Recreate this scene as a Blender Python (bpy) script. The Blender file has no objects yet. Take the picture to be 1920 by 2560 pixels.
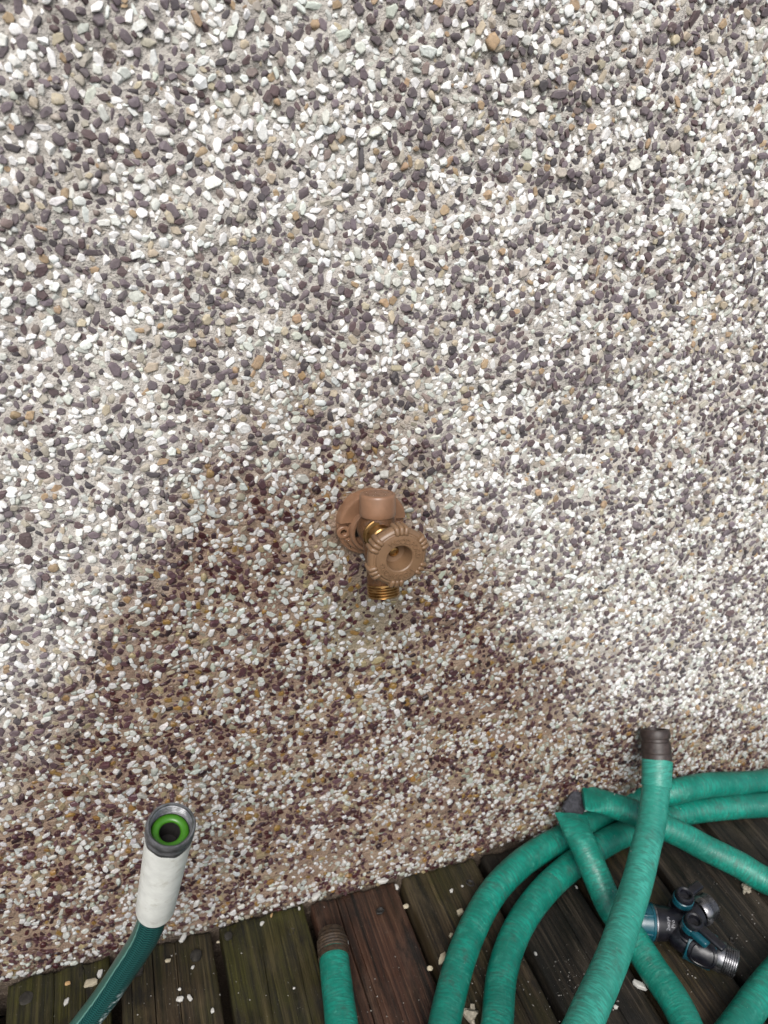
import bpy, bmesh, math, random
import numpy as np
from mathutils import Vector, Matrix, geometry

random.seed(7)
RNG = np.random.default_rng(11)
SC = bpy.context.scene
COL = SC.collection

# ------------------------------------------------------------------ camera, sky, sun, exposure
D, H = 0.53, 0.795                                  # metres from the wall, metres above the deck
FPX = 1850.0                                        # focal length in pixels of the 1920 x 2560 frame
CR = Vector((.9391, -.3342, .0806)).normalized()    # camera right
CF = Vector((.3326, .8244, -.4583)).normalized()    # camera forward
CR = (CR - CF * CR.dot(CF)).normalized()
CU = CR.cross(CF).normalized()                      # camera up
CAM = Vector((0, -D, H))
cd = bpy.data.cameras.new('camera')
cam = bpy.data.objects.new('camera', cd)
COL.objects.link(cam)
m = Matrix((CR, CU, -CF)).transposed().to_4x4()
m.translation = CAM
cam.matrix_world = m
cd.sensor_fit = 'VERTICAL'
cd.sensor_height = 36.0
cd.lens = FPX / 2560 * 36.0
cd.clip_start = .01
cd.clip_end = 500
cd.dof.use_dof = True
cd.dof.focus_distance = .60
cd.dof.aperture_fstop = 9.0
SC.camera = cam

SUN_EL, SUN_AZ = math.radians(46), math.radians(202)     # azimuth measured from +Y (into the wall), clockwise
w = bpy.data.worlds.new("World")
SC.world = w
w.use_nodes = True
wn = w.node_tree
bg = wn.nodes['Background']
sky = wn.nodes.new('ShaderNodeTexSky')
sky.sky_type = 'NISHITA'
sky.sun_disc = False
sky.sun_elevation = SUN_EL
sky.sun_rotation = SUN_AZ
sky.air_density = 1.0
sky.dust_density = 3.0
sky.ozone_density = .6
shs = wn.nodes.new('ShaderNodeHueSaturation')          # thin overcast: a paler sky
shs.inputs['Saturation'].default_value = .62
wn.links.new(sky.outputs[0], shs.inputs['Color'])
wn.links.new(shs.outputs[0], bg.inputs[0])
bg.inputs[1].default_value = .12
sd = bpy.data.lights.new('sun', 'SUN')
sd.energy = 2.2
sd.angle = math.radians(32)
sd.color = (1, .985, .965)
so = bpy.data.objects.new('sun', sd)
COL.objects.link(so)
sdir = Vector((math.sin(SUN_AZ) * math.cos(SUN_EL), math.cos(SUN_AZ) * math.cos(SUN_EL), math.sin(SUN_EL)))
so.rotation_euler = (-sdir).to_track_quat('-Z', 'Y').to_euler()
SC.view_settings.view_transform = 'Standard'
SC.view_settings.look = 'None'
SC.view_settings.exposure = 0.42
SC.view_settings.gamma = 1
SC.view_settings.use_curve_mapping = False
SC.cycles.max_bounces = 6

# ------------------------------------------------------------------ points of the place
def ray(px, py):
    return (CR * (px - 960) - CU * (py - 1280) + CF * FPX) / FPX
def on_deck(px, py, h=0.0):
    r = ray(px, py)
    return CAM + r * ((h - H) / r.z)
def on_wall(px, py, out=0.0):
    r = ray(px, py)
    return CAM + r * ((-out + D) / r.y)
def at_depth(px, py, z):
    return CAM + ray(px, py) * z

# ------------------------------------------------------------------ object helpers
PIV = {}
def tag(o, label=None, cat=None, group=None, kind=None):
    if label: o['label'] = label
    if cat: o['category'] = cat
    if group: o['group'] = group
    if kind: o['kind'] = kind
    return o
def thing(name, loc, label, cat, group=None):
    o = bpy.data.objects.new(name, None)
    o.empty_display_size = .02
    o.location = loc
    COL.objects.link(o)
    PIV[o] = Vector(loc)
    return tag(o, label, cat, group)

class MB:
    """collects one mesh, authored in world coordinates"""
    def __init__(s):
        s.v, s.f, s.sm, s.uv = [], [], [], {}
    def add(s, vs, fs, smooth=True):
        b = len(s.v)
        s.v += [tuple(q) for q in vs]
        for f in fs:
            s.f.append(tuple(i + b for i in f))
            s.sm.append(smooth)
        return b
    def lathe(s, o, ax, prof, seg=32, smooth=True, cap0=True, cap1=True, ref=None, rmod=None):
        """prof: (t along ax, radius) pairs"""
        o = Vector(o); ax = Vector(ax).normalized()
        ref = Vector(ref) if ref else (Vector((0, 0, 1)) if abs(ax.z) < .9 else Vector((1, 0, 0)))
        u = (ref - ax * ref.dot(ax)).normalized(); w_ = ax.cross(u)
        vs, fs = [], []
        for j, (t, r) in enumerate(prof):
            for i in range(seg):
                a = 2 * math.pi * i / seg
                rr = r * (rmod(a, t) if rmod else 1)
                vs.append(o + ax * t + (u * math.cos(a) + w_ * math.sin(a)) * rr)
        for j in range(len(prof) - 1):
            for i in range(seg):
                k = (i + 1) % seg
                fs.append((j * seg + i, j * seg + k, (j + 1) * seg + k, (j + 1) * seg + i))
        n = len(prof)
        if cap0: fs.append(tuple(range(seg))[::-1])
        if cap1: fs.append(tuple((n - 1) * seg + i for i in range(seg)))
        s.add(vs, fs, smooth)
    def box(s, c, ux, uy, uz, sx, sy, sz, bev=0, smooth=False):
        bm = bmesh.new()
        bmesh.ops.create_cube(bm, size=1)
        for v in bm.verts: v.co = Vector((v.co.x * sx, v.co.y * sy, v.co.z * sz))
        if bev: bmesh.ops.bevel(bm, geom=bm.edges[:], offset=bev, segments=3, affect='EDGES', profile=.5)
        c, ux, uy, uz = Vector(c), Vector(ux), Vector(uy), Vector(uz)
        bm.verts.index_update()
        s.add([c + ux * v.co.x + uy * v.co.y + uz * v.co.z for v in bm.verts], [[v.index for v in f.verts] for f in bm.faces], smooth)
        bm.free()
    def loft(s, rings, smooth=True, cap=True):
        n = len(rings[0]); vs = [p for r in rings for p in r]; fs = []
        for j in range(len(rings) - 1):
            for i in range(n):
                k = (i + 1) % n
                fs.append((j * n + i, j * n + k, (j + 1) * n + k, (j + 1) * n + i))
        if cap:
            fs.append(tuple(range(n))[::-1]); fs.append(tuple((len(rings) - 1) * n + i for i in range(n)))
        s.add(vs, fs, smooth)
    def mesh(s, name, mat, piv=Vector((0, 0, 0)), sharp=35):
        me = bpy.data.meshes.new(name)
        me.from_pydata([tuple(Vector(q) - piv) for q in s.v], [], s.f)
        bm = bmesh.new(); bm.from_mesh(me)
        bmesh.ops.recalc_face_normals(bm, faces=bm.faces[:])
        bm.to_mesh(me); bm.free()
        me.polygons.foreach_set('use_smooth', s.sm)
        me.set_sharp_from_angle(angle=math.radians(sharp))
        if mat: me.materials.append(mat)
        return me
    def build(s, name, mat, parent=None, piv=None, sharp=35):
        pp = PIV[parent] if parent else Vector((0, 0, 0))
        piv = Vector(piv) if piv is not None else pp
        o = bpy.data.objects.new(name, s.mesh(name, mat, piv, sharp))
        COL.objects.link(o)
        o.location = piv - pp
        if parent: o.parent = parent
        PIV[o] = piv
        return o

def catmull(pts, step=.004):
    """pts: list of (Vector, extra tuple); centripetal enough for hoses"""
    P = [Vector(p) for p, *_ in pts]; E = [np.array(e, float) for _, e in pts]
    out, ex = [], []
    n = len(P)
    for i in range(n - 1):
        p0, p1, p2, p3 = P[max(i - 1, 0)], P[i], P[i + 1], P[min(i + 2, n - 1)]
        if i == 0: p0 = p1 * 2 - p2
        if i == n - 2: p3 = p2 * 2 - p1
        t0 = 0; t1 = t0 + max((p1 - p0).length, 1e-5) ** .5; t2 = t1 + max((p2 - p1).length, 1e-5) ** .5; t3 = t2 + max((p3 - p2).length, 1e-5) ** .5
        k = max(2, int((p2 - p1).length / step))
        for q in range(k):
            t = t1 + (t2 - t1) * q / k
            a1 = p0 * ((t1 - t) / (t1 - t0)) + p1 * ((t - t0) / (t1 - t0))
            a2 = p1 * ((t2 - t) / (t2 - t1)) + p2 * ((t - t1) / (t2 - t1))
            a3 = p2 * ((t3 - t) / (t3 - t2)) + p3 * ((t - t2) / (t3 - t2))
            b1 = a1 * ((t2 - t) / (t2 - t0)) + a2 * ((t - t0) / (t2 - t0))
            b2 = a2 * ((t3 - t) / (t3 - t1)) + a3 * ((t - t1) / (t3 - t1))
            out.append(b1 * ((t2 - t) / (t2 - t1)) + b2 * ((t - t1) / (t2 - t1)))
            f = q / k; f = f * f * (3 - 2 * f)
            ex.append(E[i] * (1 - f) + E[i + 1] * f)
    out.append(P[-1]); ex.append(E[-1])
    return out, ex

def hose_mesh(name, pts, mat, parent, seg=28, step=.004, up=None, rough=0.0, seed=1):
    """pts: (centre, (radius across, radius in the up direction)); the tube carries UVs: u round, v metres along"""
    P, E = catmull(pts, step)
    n = len(P)
    rng = random.Random(seed)
    vs, vv = [], []
    L = 0
    prev = None
    ph = [rng.uniform(0, 6.28) for _ in range(8)]
    for i in range(n):
        t = (P[min(i + 1, n - 1)] - P[max(i - 1, 0)]).normalized()
        if prev is None:
            ref = Vector(up) if up else Vector((0, 0, 1))
            u = (ref - t * ref.dot(t)).normalized()
        else:
            u = (prev - t * prev.dot(t)).normalized()
        prev = u
        s_ = t.cross(u)
        if i: L += (P[i] - P[i - 1]).length
        ra, rb = E[i]
        for j in range(seg):
            a = 2 * math.pi * j / seg
            q = 1 + rough * (math.sin(a * 2 + ph[0] + L * 31) + .7 * math.sin(a * 3 + ph[1] - L * 57) + .6 * math.sin(L * 190 + ph[2]) + .5 * math.sin(L * 83 + a + ph[3]))
            vs.append(P[i] + s_ * (math.cos(a) * ra * q) + u * (math.sin(a) * rb * q))
        vv.append(L)
    fs, uvs = [], []
    for i in range(n - 1):
        for j in range(seg):
            k = (j + 1) % seg
            fs.append((i * seg + j, i * seg + k, (i + 1) * seg + k, (i + 1) * seg + j))
            uvs += [(j / seg, vv[i]), ((j + 1) / seg, vv[i]), ((j + 1) / seg, vv[i + 1]), (j / seg, vv[i + 1])]
    fs.append(tuple(range(seg))[::-1]); uvs += [(0, 0)] * seg
    fs.append(tuple((n - 1) * seg + j for j in range(seg))); uvs += [(0, L)] * seg
    piv = PIV[parent] if parent else Vector((0, 0, 0))
    me = bpy.data.meshes.new(name)
    me.from_pydata([tuple(q - piv) for q in vs], [], fs)
    uvl = me.uv_layers.new(name='UVMap')
    uvl.data.foreach_set('uv', np.array(uvs, np.float32).ravel())
    me.polygons.foreach_set('use_smooth', [True] * len(fs))
    me.set_sharp_from_angle(angle=math.radians(50))
    me.materials.append(mat)
    o = bpy.data.objects.new(name, me)
    COL.objects.link(o)
    if parent: o.parent = parent
    PIV[o] = piv
    return o, P, E

# ------------------------------------------------------------------ material helpers
class NT:
    def __init__(s, name):
        s.m = bpy.data.materials.new(name); s.m.use_nodes = True
        s.t = s.m.node_tree; s.b = s.t.nodes['Principled BSDF']
    def n(s, typ, **kw):
        nd = s.t.nodes.new(typ)
        for k, v in kw.items():
            if k.startswith('i_'): nd.inputs[k[2:].replace('_', ' ')].default_value = v
            else: setattr(nd, k, v)
        return nd
    def l(s, a, b): s.t.links.new(a, b)
    def put(s, x, sock):
        if hasattr(x, 'links') or hasattr(x, 'is_linked'): s.l(x, sock)
        else: sock.default_value = x
    def math(s, op, a, b=None, c=None, clamp=False):
        nd = s.n('ShaderNodeMath', operation=op, use_clamp=clamp)
        s.put(a, nd.inputs[0])
        if b is not None: s.put(b, nd.inputs[1])
        if c is not None: s.put(c, nd.inputs[2])
        return nd.outputs[0]
    def mix(s, f, a, b, mode='MIX'):
        nd = s.n('ShaderNodeMix', data_type='RGBA', blend_type=mode)
        s.put(f, nd.inputs[0])
        for x, k in ((a, 6), (b, 7)):
            if isinstance(x, (tuple, list)): nd.inputs[k].default_value = (*x, 1) if len(x) == 3 else x
            else: s.l(x, nd.inputs[k])
        return nd.outputs[2]
    def fmix(s, f, a, b):
        nd = s.n('ShaderNodeMix', data_type='FLOAT')
        s.put(f, nd.inputs[0]); s.put(a, nd.inputs[2]); s.put(b, nd.inputs[3])
        return nd.outputs[0]
    def noise(s, vec, scale, detail=4, rough=.55, out=0, dist=0):
        nd = s.n('ShaderNodeTexNoise'); nd.inputs['Scale'].default_value = scale
        nd.inputs['Detail'].default_value = detail; nd.inputs['Roughness'].default_value = rough; nd.inputs['Distortion'].default_value = dist
        if vec is not None: s.l(vec, nd.inputs['Vector'])
        return nd.outputs[out]
    def ramp(s, x, lo, hi, a=0.0, b=1.0):
        nd = s.n('ShaderNodeMapRange', interpolation_type='SMOOTHSTEP')
        s.put(x, nd.inputs[0])
        nd.inputs[1].default_value, nd.inputs[2].default_value, nd.inputs[3].default_value, nd.inputs[4].default_value = lo, hi, a, b
        return nd.outputs[0]
    def pos(s): return s.n('ShaderNodeNewGeometry').outputs['Position']
    def obj(s): return s.n('ShaderNodeTexCoord').outputs['Object']
    def scale(s, vec, sc, off=(0, 0, 0)):
        nd = s.n('ShaderNodeMapping'); s.l(vec, nd.inputs[0]); nd.inputs['Scale'].default_value = sc; nd.inputs['Location'].default_value = off
        return nd.outputs[0]
    def bump(s, h, strength=.5, dist=.001, prev=None):
        nd = s.n('ShaderNodeBump'); nd.inputs['Strength'].default_value = strength; nd.inputs['Distance'].default_value = dist
        s.l(h, nd.inputs['Height'])
        if prev is not None: s.l(prev, nd.inputs['Normal'])
        return nd.outputs[0]
    def done(s, color=None, rough=None, normal=None, metal=None, spec=None):
        for x, k in ((color, 'Base Color'), (rough, 'Roughness'), (normal, 'Normal'), (metal, 'Metallic'), (spec, 'Specular IOR Level')):
            if x is None: continue
            if isinstance(x, (tuple, list)): s.b.inputs[k].default_value = (*x, 1)
            else: s.put(x, s.b.inputs[k])
        return s.m

def wetness_group():
    """the damp patch that spreads down the wall below the tap: a stain with its own outline"""
    g = bpy.data.node_groups.new('wet_patch', 'ShaderNodeTree')
    g.interface.new_socket('wet', in_out='OUTPUT', socket_type='NodeSocketFloat')
    N = g.nodes; Lk = g.links
    geo = N.new('ShaderNodeNewGeometry'); sep = N.new('ShaderNodeSeparateXYZ'); Lk.new(geo.outputs['Position'], sep.inputs[0])
    mr = N.new('ShaderNodeMapRange'); mr.inputs[1].default_value = -.4; mr.inputs[2].default_value = 1.2
    Lk.new(sep.outputs[0], mr.inputs[0])
    cr = N.new('ShaderNodeValToRGB'); cr.color_ramp.interpolation = 'B_SPLINE'
    pts = [(-.4, .21), (-.2, .25), (-.115, .30), (-.03, .44), (.05, .60), (.16, .64), (.25, .58), (.33, .46), (.43, .31), (.6, .20), (.81, .15), (1.2, .12)]
    e = cr.color_ramp.elements
    while len(e) < len(pts): e.new(.5)
    for el, (x, z) in zip(e, pts):
        el.position = (x + .4) / 1.6; el.color = (z, z, z, 1)
    Lk.new(mr.outputs[0], cr.inputs[0])
    n1 = N.new('ShaderNodeTexNoise'); n1.inputs['Scale'].default_value = 13; n1.inputs['Detail'].default_value = 7; n1.inputs['Roughness'].default_value = .72
    Lk.new(geo.outputs['Position'], n1.inputs['Vector'])
    def mth(op, a, b):
        q = N.new('ShaderNodeMath'); q.operation = op
        for x, i in ((a, 0), (b, 1)):
            if isinstance(x, (int, float)): q.inputs[i].default_value = x
            else: Lk.new(x, q.inputs[i])
        return q.outputs[0]
    d = mth('SUBTRACT', cr.outputs[0], sep.outputs[2])
    d = mth('ADD', d, mth('MULTIPLY', mth('SUBTRACT', n1.outputs[0], .5), .30))
    r = N.new('ShaderNodeMapRange'); r.interpolation_type = 'SMOOTHSTEP'
    Lk.new(d, r.inputs[0]); r.inputs[1].default_value = -.06; r.inputs[2].default_value = .12
    out = N.new('NodeGroupOutput'); Lk.new(r.outputs[0], out.inputs[0])
    return g
WET = wetness_group()
def wet(t):
    nd = t.n('ShaderNodeGroup'); nd.node_tree = WET
    return nd.outputs[0]

def mortar_mat():
    t = NT('mortar'); p = t.pos(); w_ = wet(t)
    big = t.noise(p, 22, 4)
    fine = t.noise(p, 700, 3, .7)
    grit = t.noise(p, 330, 2, .6)
    dry = t.mix(t.ramp(big, .3, .7), (.50, .470, .425), (.42, .390, .355))
    wetc = t.mix(t.ramp(big, .35, .65), (.250, .180, .124), (.180, .115, .085))
    c = t.mix(w_, dry, wetc)
    # mortar turns dark brown along the foot of the wall, with an uneven edge
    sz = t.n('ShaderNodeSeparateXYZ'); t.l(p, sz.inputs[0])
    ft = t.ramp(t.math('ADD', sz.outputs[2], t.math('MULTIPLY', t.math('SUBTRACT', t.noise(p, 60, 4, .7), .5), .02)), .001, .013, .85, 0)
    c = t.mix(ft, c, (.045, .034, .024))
    # grey-green film where the tap drips
    v = t.n('ShaderNodeVectorMath', operation='DISTANCE'); t.l(p, v.inputs[0]); v.inputs[1].default_value = tuple(on_wall(905, 1560))
    moss = t.math('MULTIPLY', t.ramp(t.math('ADD', v.outputs[1], t.math('MULTIPLY', big, .05)), .05, .105, 1, 0), .6)
    c = t.mix(moss, c, (.215, .195, .13))
    c = t.mix(t.ramp(fine, .52, .70, 0, .65), c, t.mix(w_, (.64, .60, .545), (.40, .32, .24)))
    c = t.mix(t.ramp(grit, .30, .42, .55, 0), c, (.10, .075, .06))
    g3 = t.noise(p, 240, 3, .6)
    c = t.mix(t.ramp(g3, .62, .69, 0, .4), c, (.20, .14, .12))
    nb = t.bump(fine, .8, .0014); nb = t.bump(grit, .8, .0024, nb); nb = t.bump(g3, .5, .003, nb)
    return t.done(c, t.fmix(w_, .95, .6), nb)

def pebble_mat(name, src):
    t = NT(name); p = t.pos(); w_ = wet(t)
    if src == 'attr': c = t.n('ShaderNodeAttribute', attribute_name='tint').outputs['Color']
    else: c = t.n('ShaderNodeObjectInfo').outputs['Color']
    v1 = t.noise(p, 420, 4, .65); v2 = t.noise(t.scale(p, (1, 1, 2.6)), 170, 5, .7, dist=1.2)
    c = t.mix(t.ramp(v1, .3, .72), t.mix(1, c, (.80, .78, .76), 'MULTIPLY'), t.mix(1, c, (1.14, 1.12, 1.1), 'MULTIPLY'))
    c = t.mix(t.ramp(v2, .60, .70, 0, .35), c, t.mix(1, c, (.72, .6, .42), 'MULTIPLY'))
    hd = t.n('ShaderNodeHueSaturation'); hd.inputs['Saturation'].default_value = .85; hd.inputs['Value'].default_value = 1.0
    t.l(c, hd.inputs['Color'])
    dry = t.mix(.07, hd.outputs[0], (.46, .44, .435))
    hs = t.n('ShaderNodeHueSaturation'); hs.inputs['Saturation'].default_value = 1.18; hs.inputs['Value'].default_value = .56
    t.l(c, hs.inputs['Color'])
    bw = t.n('ShaderNodeRGBToBW'); t.l(c, bw.inputs[0])
    wetc = t.mix(t.ramp(bw.outputs[0], .10, .19), t.mix(1, hs.outputs[0], (.95, .62, .60), 'MULTIPLY'), hs.outputs[0])
    cc = t.mix(w_, dry, wetc)
    # sandy mortar smeared on the stones
    sm = t.noise(p, 130, 5, .75)
    cc = t.mix(t.ramp(sm, .59, .70, 0, .55), cc, t.mix(w_, (.54, .495, .445), (.25, .18, .12)))
    nb = t.bump(v1, .35, .0008); nb = t.bump(v2, .3, .0008, nb)
    return t.done(cc, t.fmix(w_, .72, .34), nb)

def plain(name, col, rough=.5, metal=0, var=.25, vs=120, bump=.15, bd=.0006, dirt=None, dscale=60, dlo=.5, dhi=.7, damt=.7, rvar=.12):
    t = NT(name); p = t.pos()
    a = t.noise(p, vs, 5, .6)
    c = t.mix(t.ramp(a, .3, .7), tuple(x * (1 - var) for x in col), tuple(x * (1 + var) for x in col))
    r = t.math('ADD', t.math('MULTIPLY', t.math('SUBTRACT', a, .5), rvar * 2), rough)
    mt = metal
    if dirt:
        d = t.ramp(t.noise(p, dscale, 6, .7), dlo, dhi, 0, damt)
        c = t.mix(d, c, dirt); r = t.math('ADD', r, t.math('MULTIPLY', d, .25), clamp=True)
        if metal: mt = t.math('MULTIPLY', t.math('SUBTRACT', 1.0, d), metal)
    return t.done(c, r, t.bump(a, bump, bd), mt)

def hose_green_mat(pale=0.0):
    t = NT('green_rubber'); uv = t.n('ShaderNodeTexCoord').outputs['UV']; p = t.pos()
    # fine creases running round the hose, packed with grime
    cr = t.noise(t.scale(uv, (9, 400, 1)), 1, 2, .6, dist=.45)
    cr2 = t.noise(t.scale(uv, (5, 250, 1)), 1, 4, .6, dist=.5)
    lg = t.noise(t.scale(uv, (90, 30, 1)), 1, 3, .6)
    pt = t.noise(p, 26, 4, .6); pt2 = t.noise(p, 90, 5, .7)
    base = t.mix(t.ramp(pt, .35, .65), (.0012, .138, .098), (.0045, .235, .170))
    if pale:                                             # the free end has bleached in the sun
        sv = t.n('ShaderNodeSeparateXYZ'); t.l(uv, sv.inputs[0])
        base = t.mix(t.ramp(sv.outputs[1], pale, pale + .12, .8, 0), base, t.mix(t.ramp(pt, .3, .7), (.020, .235, .175), (.050, .330, .260)))
    base = t.mix(t.ramp(pt2, .55, .72, 0, .5), base, (.06, .33, .25))
    g = t.math('MULTIPLY', t.ramp(cr, .42, .58), t.ramp(pt, .30, .62, .35, 1))
    base = t.mix(t.math('MULTIPLY', g, .46), base, (.010, .060, .045))
    g2 = t.math('MULTIPLY', t.ramp(cr2, .52, .66), t.ramp(pt, .42, .62, .1, 1))
    base = t.mix(t.math('MULTIPLY', g2, .45), base, (.045, .065, .05))
    base = t.mix(t.ramp(lg, .62, .74, 0, .35), base, (.10, .22, .17))
    base = t.mix(t.ramp(t.noise(p, 11, 4, .65), .45, .68, 0, .55), base, (.002, .105, .078))
    base = t.mix(t.ramp(t.noise(p, 38, 6, .78), .52, .72, 0, .6), base, (.035, .060, .048))
    nb = t.bump(cr, .42, .0013); nb = t.bump(cr2, .3, .0014, nb)
    return t.done(base, t.fmix(t.ramp(pt2, .4, .6), .36, .55), nb)

def hose_teal_mat():
    t = NT('teal_vinyl'); uv = t.n('ShaderNodeTexCoord').outputs['UV']; p = t.pos()
    sep = t.n('ShaderNodeSeparateXYZ'); t.l(uv, sep.inputs[0])
    u, v = sep.outputs[0], sep.outputs[1]
    cu = t.math('FRACT', t.math('MULTIPLY', u, 13.0))
    arch = t.math('MULTIPLY', t.math('ABSOLUTE', t.math('SUBTRACT', cu, .5)), 1.1)
    ring = t.math('FRACT', t.math('ADD', t.math('MULTIPLY', v, 300.0), arch))
    line = t.ramp(t.math('ABSOLUTE', t.math('SUBTRACT', ring, .5)), .10, .26, 1, 0)
    seam = t.ramp(t.math('ABSOLUTE', t.math('SUBTRACT', cu, .5)), .40, .49)
    line = t.math('MAXIMUM', line, t.math('MULTIPLY', seam, .5))
    base = t.mix(t.math('MULTIPLY', line, .75), (.0004, .015, .0155), (.028, .135, .125))
    # a pale jade stripe moulded along one side
    du = t.math('ABSOLUTE', t.math('SUBTRACT', t.math('FRACT', t.math('ADD', u, .5 - STRIPE_U)), .5))
    edge = t.math('ADD', du, t.math('MULTIPLY', t.math('SUBTRACT', t.noise(p, 160, 3), .5), .03))
    st = t.ramp(edge, .082, .098, 1, 0)
    base = t.mix(st, base, (.04, .10, .082))
    base = t.mix(t.ramp(t.math('ABSOLUTE', t.math('SUBTRACT', edge, .090)), .004, .012, .8, 0), base, (.13, .27, .23))
    scuff = t.math('MULTIPLY', t.ramp(t.noise(p, 150, 6, .75), .46, .58), t.ramp(t.math('ABSOLUTE', t.math('SUBTRACT', u, SCUFF_U)), .02, .085, 1, 0))
    far = t.ramp(v, .13, .18)
    scuff = t.math('MULTIPLY', scuff, far)
    base = t.mix(scuff, base, (.50, .58, .58))
    return t.done(base, t.fmix(scuff, .30, .7), t.bump(line, .25, .0005), None, .28)
STRIPE_U, SCUFF_U = .055, .41

def wood_mat(name, dark, mid, light, alg, alg_amt, seed):
    t = NT(name); p = t.pos()
    off = (seed * 3.1, seed * 1.7, seed)
    g1 = t.noise(t.scale(p, (95, 3.2, 20), off), 1, 6, .62, dist=.6)
    g2 = t.noise(t.scale(p, (420, 7, 60), off), 1, 4, .65, dist=.3)
    wv = t.n('ShaderNodeTexWave', wave_type='BANDS', bands_direction='X')
    t.l(t.scale(p, (34, 1.1, 1), off), wv.inputs['Vector']); wv.inputs['Scale'].default_value = .8; wv.inputs['Distortion'].default_value = 16
    wv.inputs['Detail'].default_value = 4; wv.inputs['Detail Scale'].default_value = 1.1; wv.inputs['Detail Roughness'].default_value = .6
    f = t.math('ADD', t.math('MULTIPLY', g1, .80), t.math('MULTIPLY', wv.outputs['Fac'], .16))
    c = t.mix(t.ramp(f, .3, .58), dark, mid)
    c = t.mix(t.ramp(f, .52, .80), c, light)
    c = t.mix(t.ramp(g2, .52, .66, 0, .85), c, dark)
    c = t.mix(t.ramp(g2, .30, .44, .6, 0), c, tuple(x * 1.25 for x in light))
    wx = t.ramp(t.noise(t.scale(p, (1, .3, 1), off), 26, 5, .7), .50, .68, 0, .35)
    c = t.mix(wx, c, tuple(x * 1.25 for x in light))
    a = t.ramp(t.noise(t.scale(p, (1.6, .7, 1), off), 16, 5, .7), .42, .66, 0, alg_amt)
    sepp = t.n('ShaderNodeSeparateXYZ'); t.l(p, sepp.inputs[0])
    near = t.ramp(sepp.outputs[1], -.11, -.01, 0, .55 * alg_amt)       # greener where the boards stay damp against the wall
    a = t.math('ADD', a, near, clamp=True)
    c = t.mix(t.math('MULTIPLY', a, .8), c, t.mix(t.ramp(g2, .35, .65), alg, tuple(x * .35 for x in alg)))
    st = t.ramp(t.noise(t.scale(p, (1, .45, 1), off), 22, 6, .75), .50, .66, 0, .85)
    c = t.mix(st, c, (.0055, .0045, .0035))
    gr = t.ramp(t.noise(t.scale(p, (1, 1, 1), (seed, 3, 1)), 520, 2, .7), .68, .76, 0, .5)
    c = t.mix(gr, c, (.16, .14, .115))
    h = t.math('ADD', t.math('MULTIPLY', g1, .6), t.math('MULTIPLY', g2, .5))
    return t.done(c, t.ramp(t.noise(p, 30, 4), .35, .65, .50, .75), t.bump(h, 1.0, .0026), None, .35)

# ------------------------------------------------------------------ ground under the deck
M_SOIL = plain('soil', (.020, .016, .011), .95, bump=.6, bd=.01, vs=30)
b = MB(); b.add([(-150, -150, -.32), (150, -150, -.32), (150, 150, -.32), (-150, 150, -.32)], [(0, 1, 2, 3)], False)
tag(b.build('ground', M_SOIL), kind='structure')

# ------------------------------------------------------------------ the pebble-dashed wall
X0, X1, Z0, Z1 = -.52, 1.50, -.06, 1.20
def vnoise(x, z, s, seed):
    r = np.random.default_rng(seed)
    tab = r.random((97, 97))
    fx, fz = x / s + 31, z / s + 31
    ix, iz = np.floor(fx).astype(int), np.floor(fz).astype(int)
    tx, tz = fx - ix, fz - iz
    tx, tz = tx * tx * (3 - 2 * tx), tz * tz * (3 - 2 * tz)
    g = lambda a, c: tab[a % 97, c % 97]
    return (g(ix, iz) * (1 - tx) + g(ix + 1, iz) * tx) * (1 - tz) + (g(ix, iz + 1) * (1 - tx) + g(ix + 1, iz + 1) * tx) * tz
def relief(x, z):
    """how far the mortar face stands out from the plane of the wall"""
    return (vnoise(x, z, .11, 1) - .5) * .007 + (vnoise(x, z, .035, 2) - .5) * .0035 + (vnoise(x, z, .012, 3) - .5) * .0026 + (vnoise(x, z, .0065, 4) - .5) * .0026

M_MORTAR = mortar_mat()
GS = .003
nx, nz = int((X1 - X0) / GS) + 1, int((Z1 - Z0) / GS) + 1
gx, gz = np.meshgrid(X0 + np.arange(nx) * GS, Z0 + np.arange(nz) * GS)
gy = -relief(gx, gz)
gv = np.stack([gx, gy, gz], -1).reshape(-1, 3)
idx = np.arange(nx * nz).reshape(nz, nx)
gf = np.stack([idx[:-1, :-1], idx[:-1, 1:], idx[1:, 1:], idx[1:, :-1]], -1).reshape(-1, 4)
xe, ze = float(gx[0, -1]), float(gz[-1, 0])
T = .22
rv, rf = [], []
def quad(a, b_, c, d):
    k = len(rv); rv.extend([a, b_, c, d]); rf.append([k, k + 1, k + 2, k + 3])
BX0, BX1, BZ0, BZ1 = -2.6, 3.6, -.5, 2.6
for (a0, a1, c0, c1) in ((BX0, X0, BZ0, BZ1), (xe, BX1, BZ0, BZ1), (X0, xe, BZ0, Z0), (X0, xe, ze, BZ1)):
    quad((a0, 0, c0), (a1, 0, c0), (a1, 0, c1), (a0, 0, c1))
quad((BX1, T, BZ0), (BX0, T, BZ0), (BX0, T, BZ1), (BX1, T, BZ1))
quad((BX0, 0, BZ0), (BX0, T, BZ0), (BX1, T, BZ0), (BX1, 0, BZ0))
quad((BX0, 0, BZ1), (BX1, 0, BZ1), (BX1, T, BZ1), (BX0, T, BZ1))
quad((BX0, T, BZ0), (BX0, 0, BZ0), (BX0, 0, BZ1), (BX0, T, BZ1))
quad((BX1, 0, BZ0), (BX1, T, BZ0), (BX1, T, BZ1), (BX1, 0, BZ1))

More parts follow.
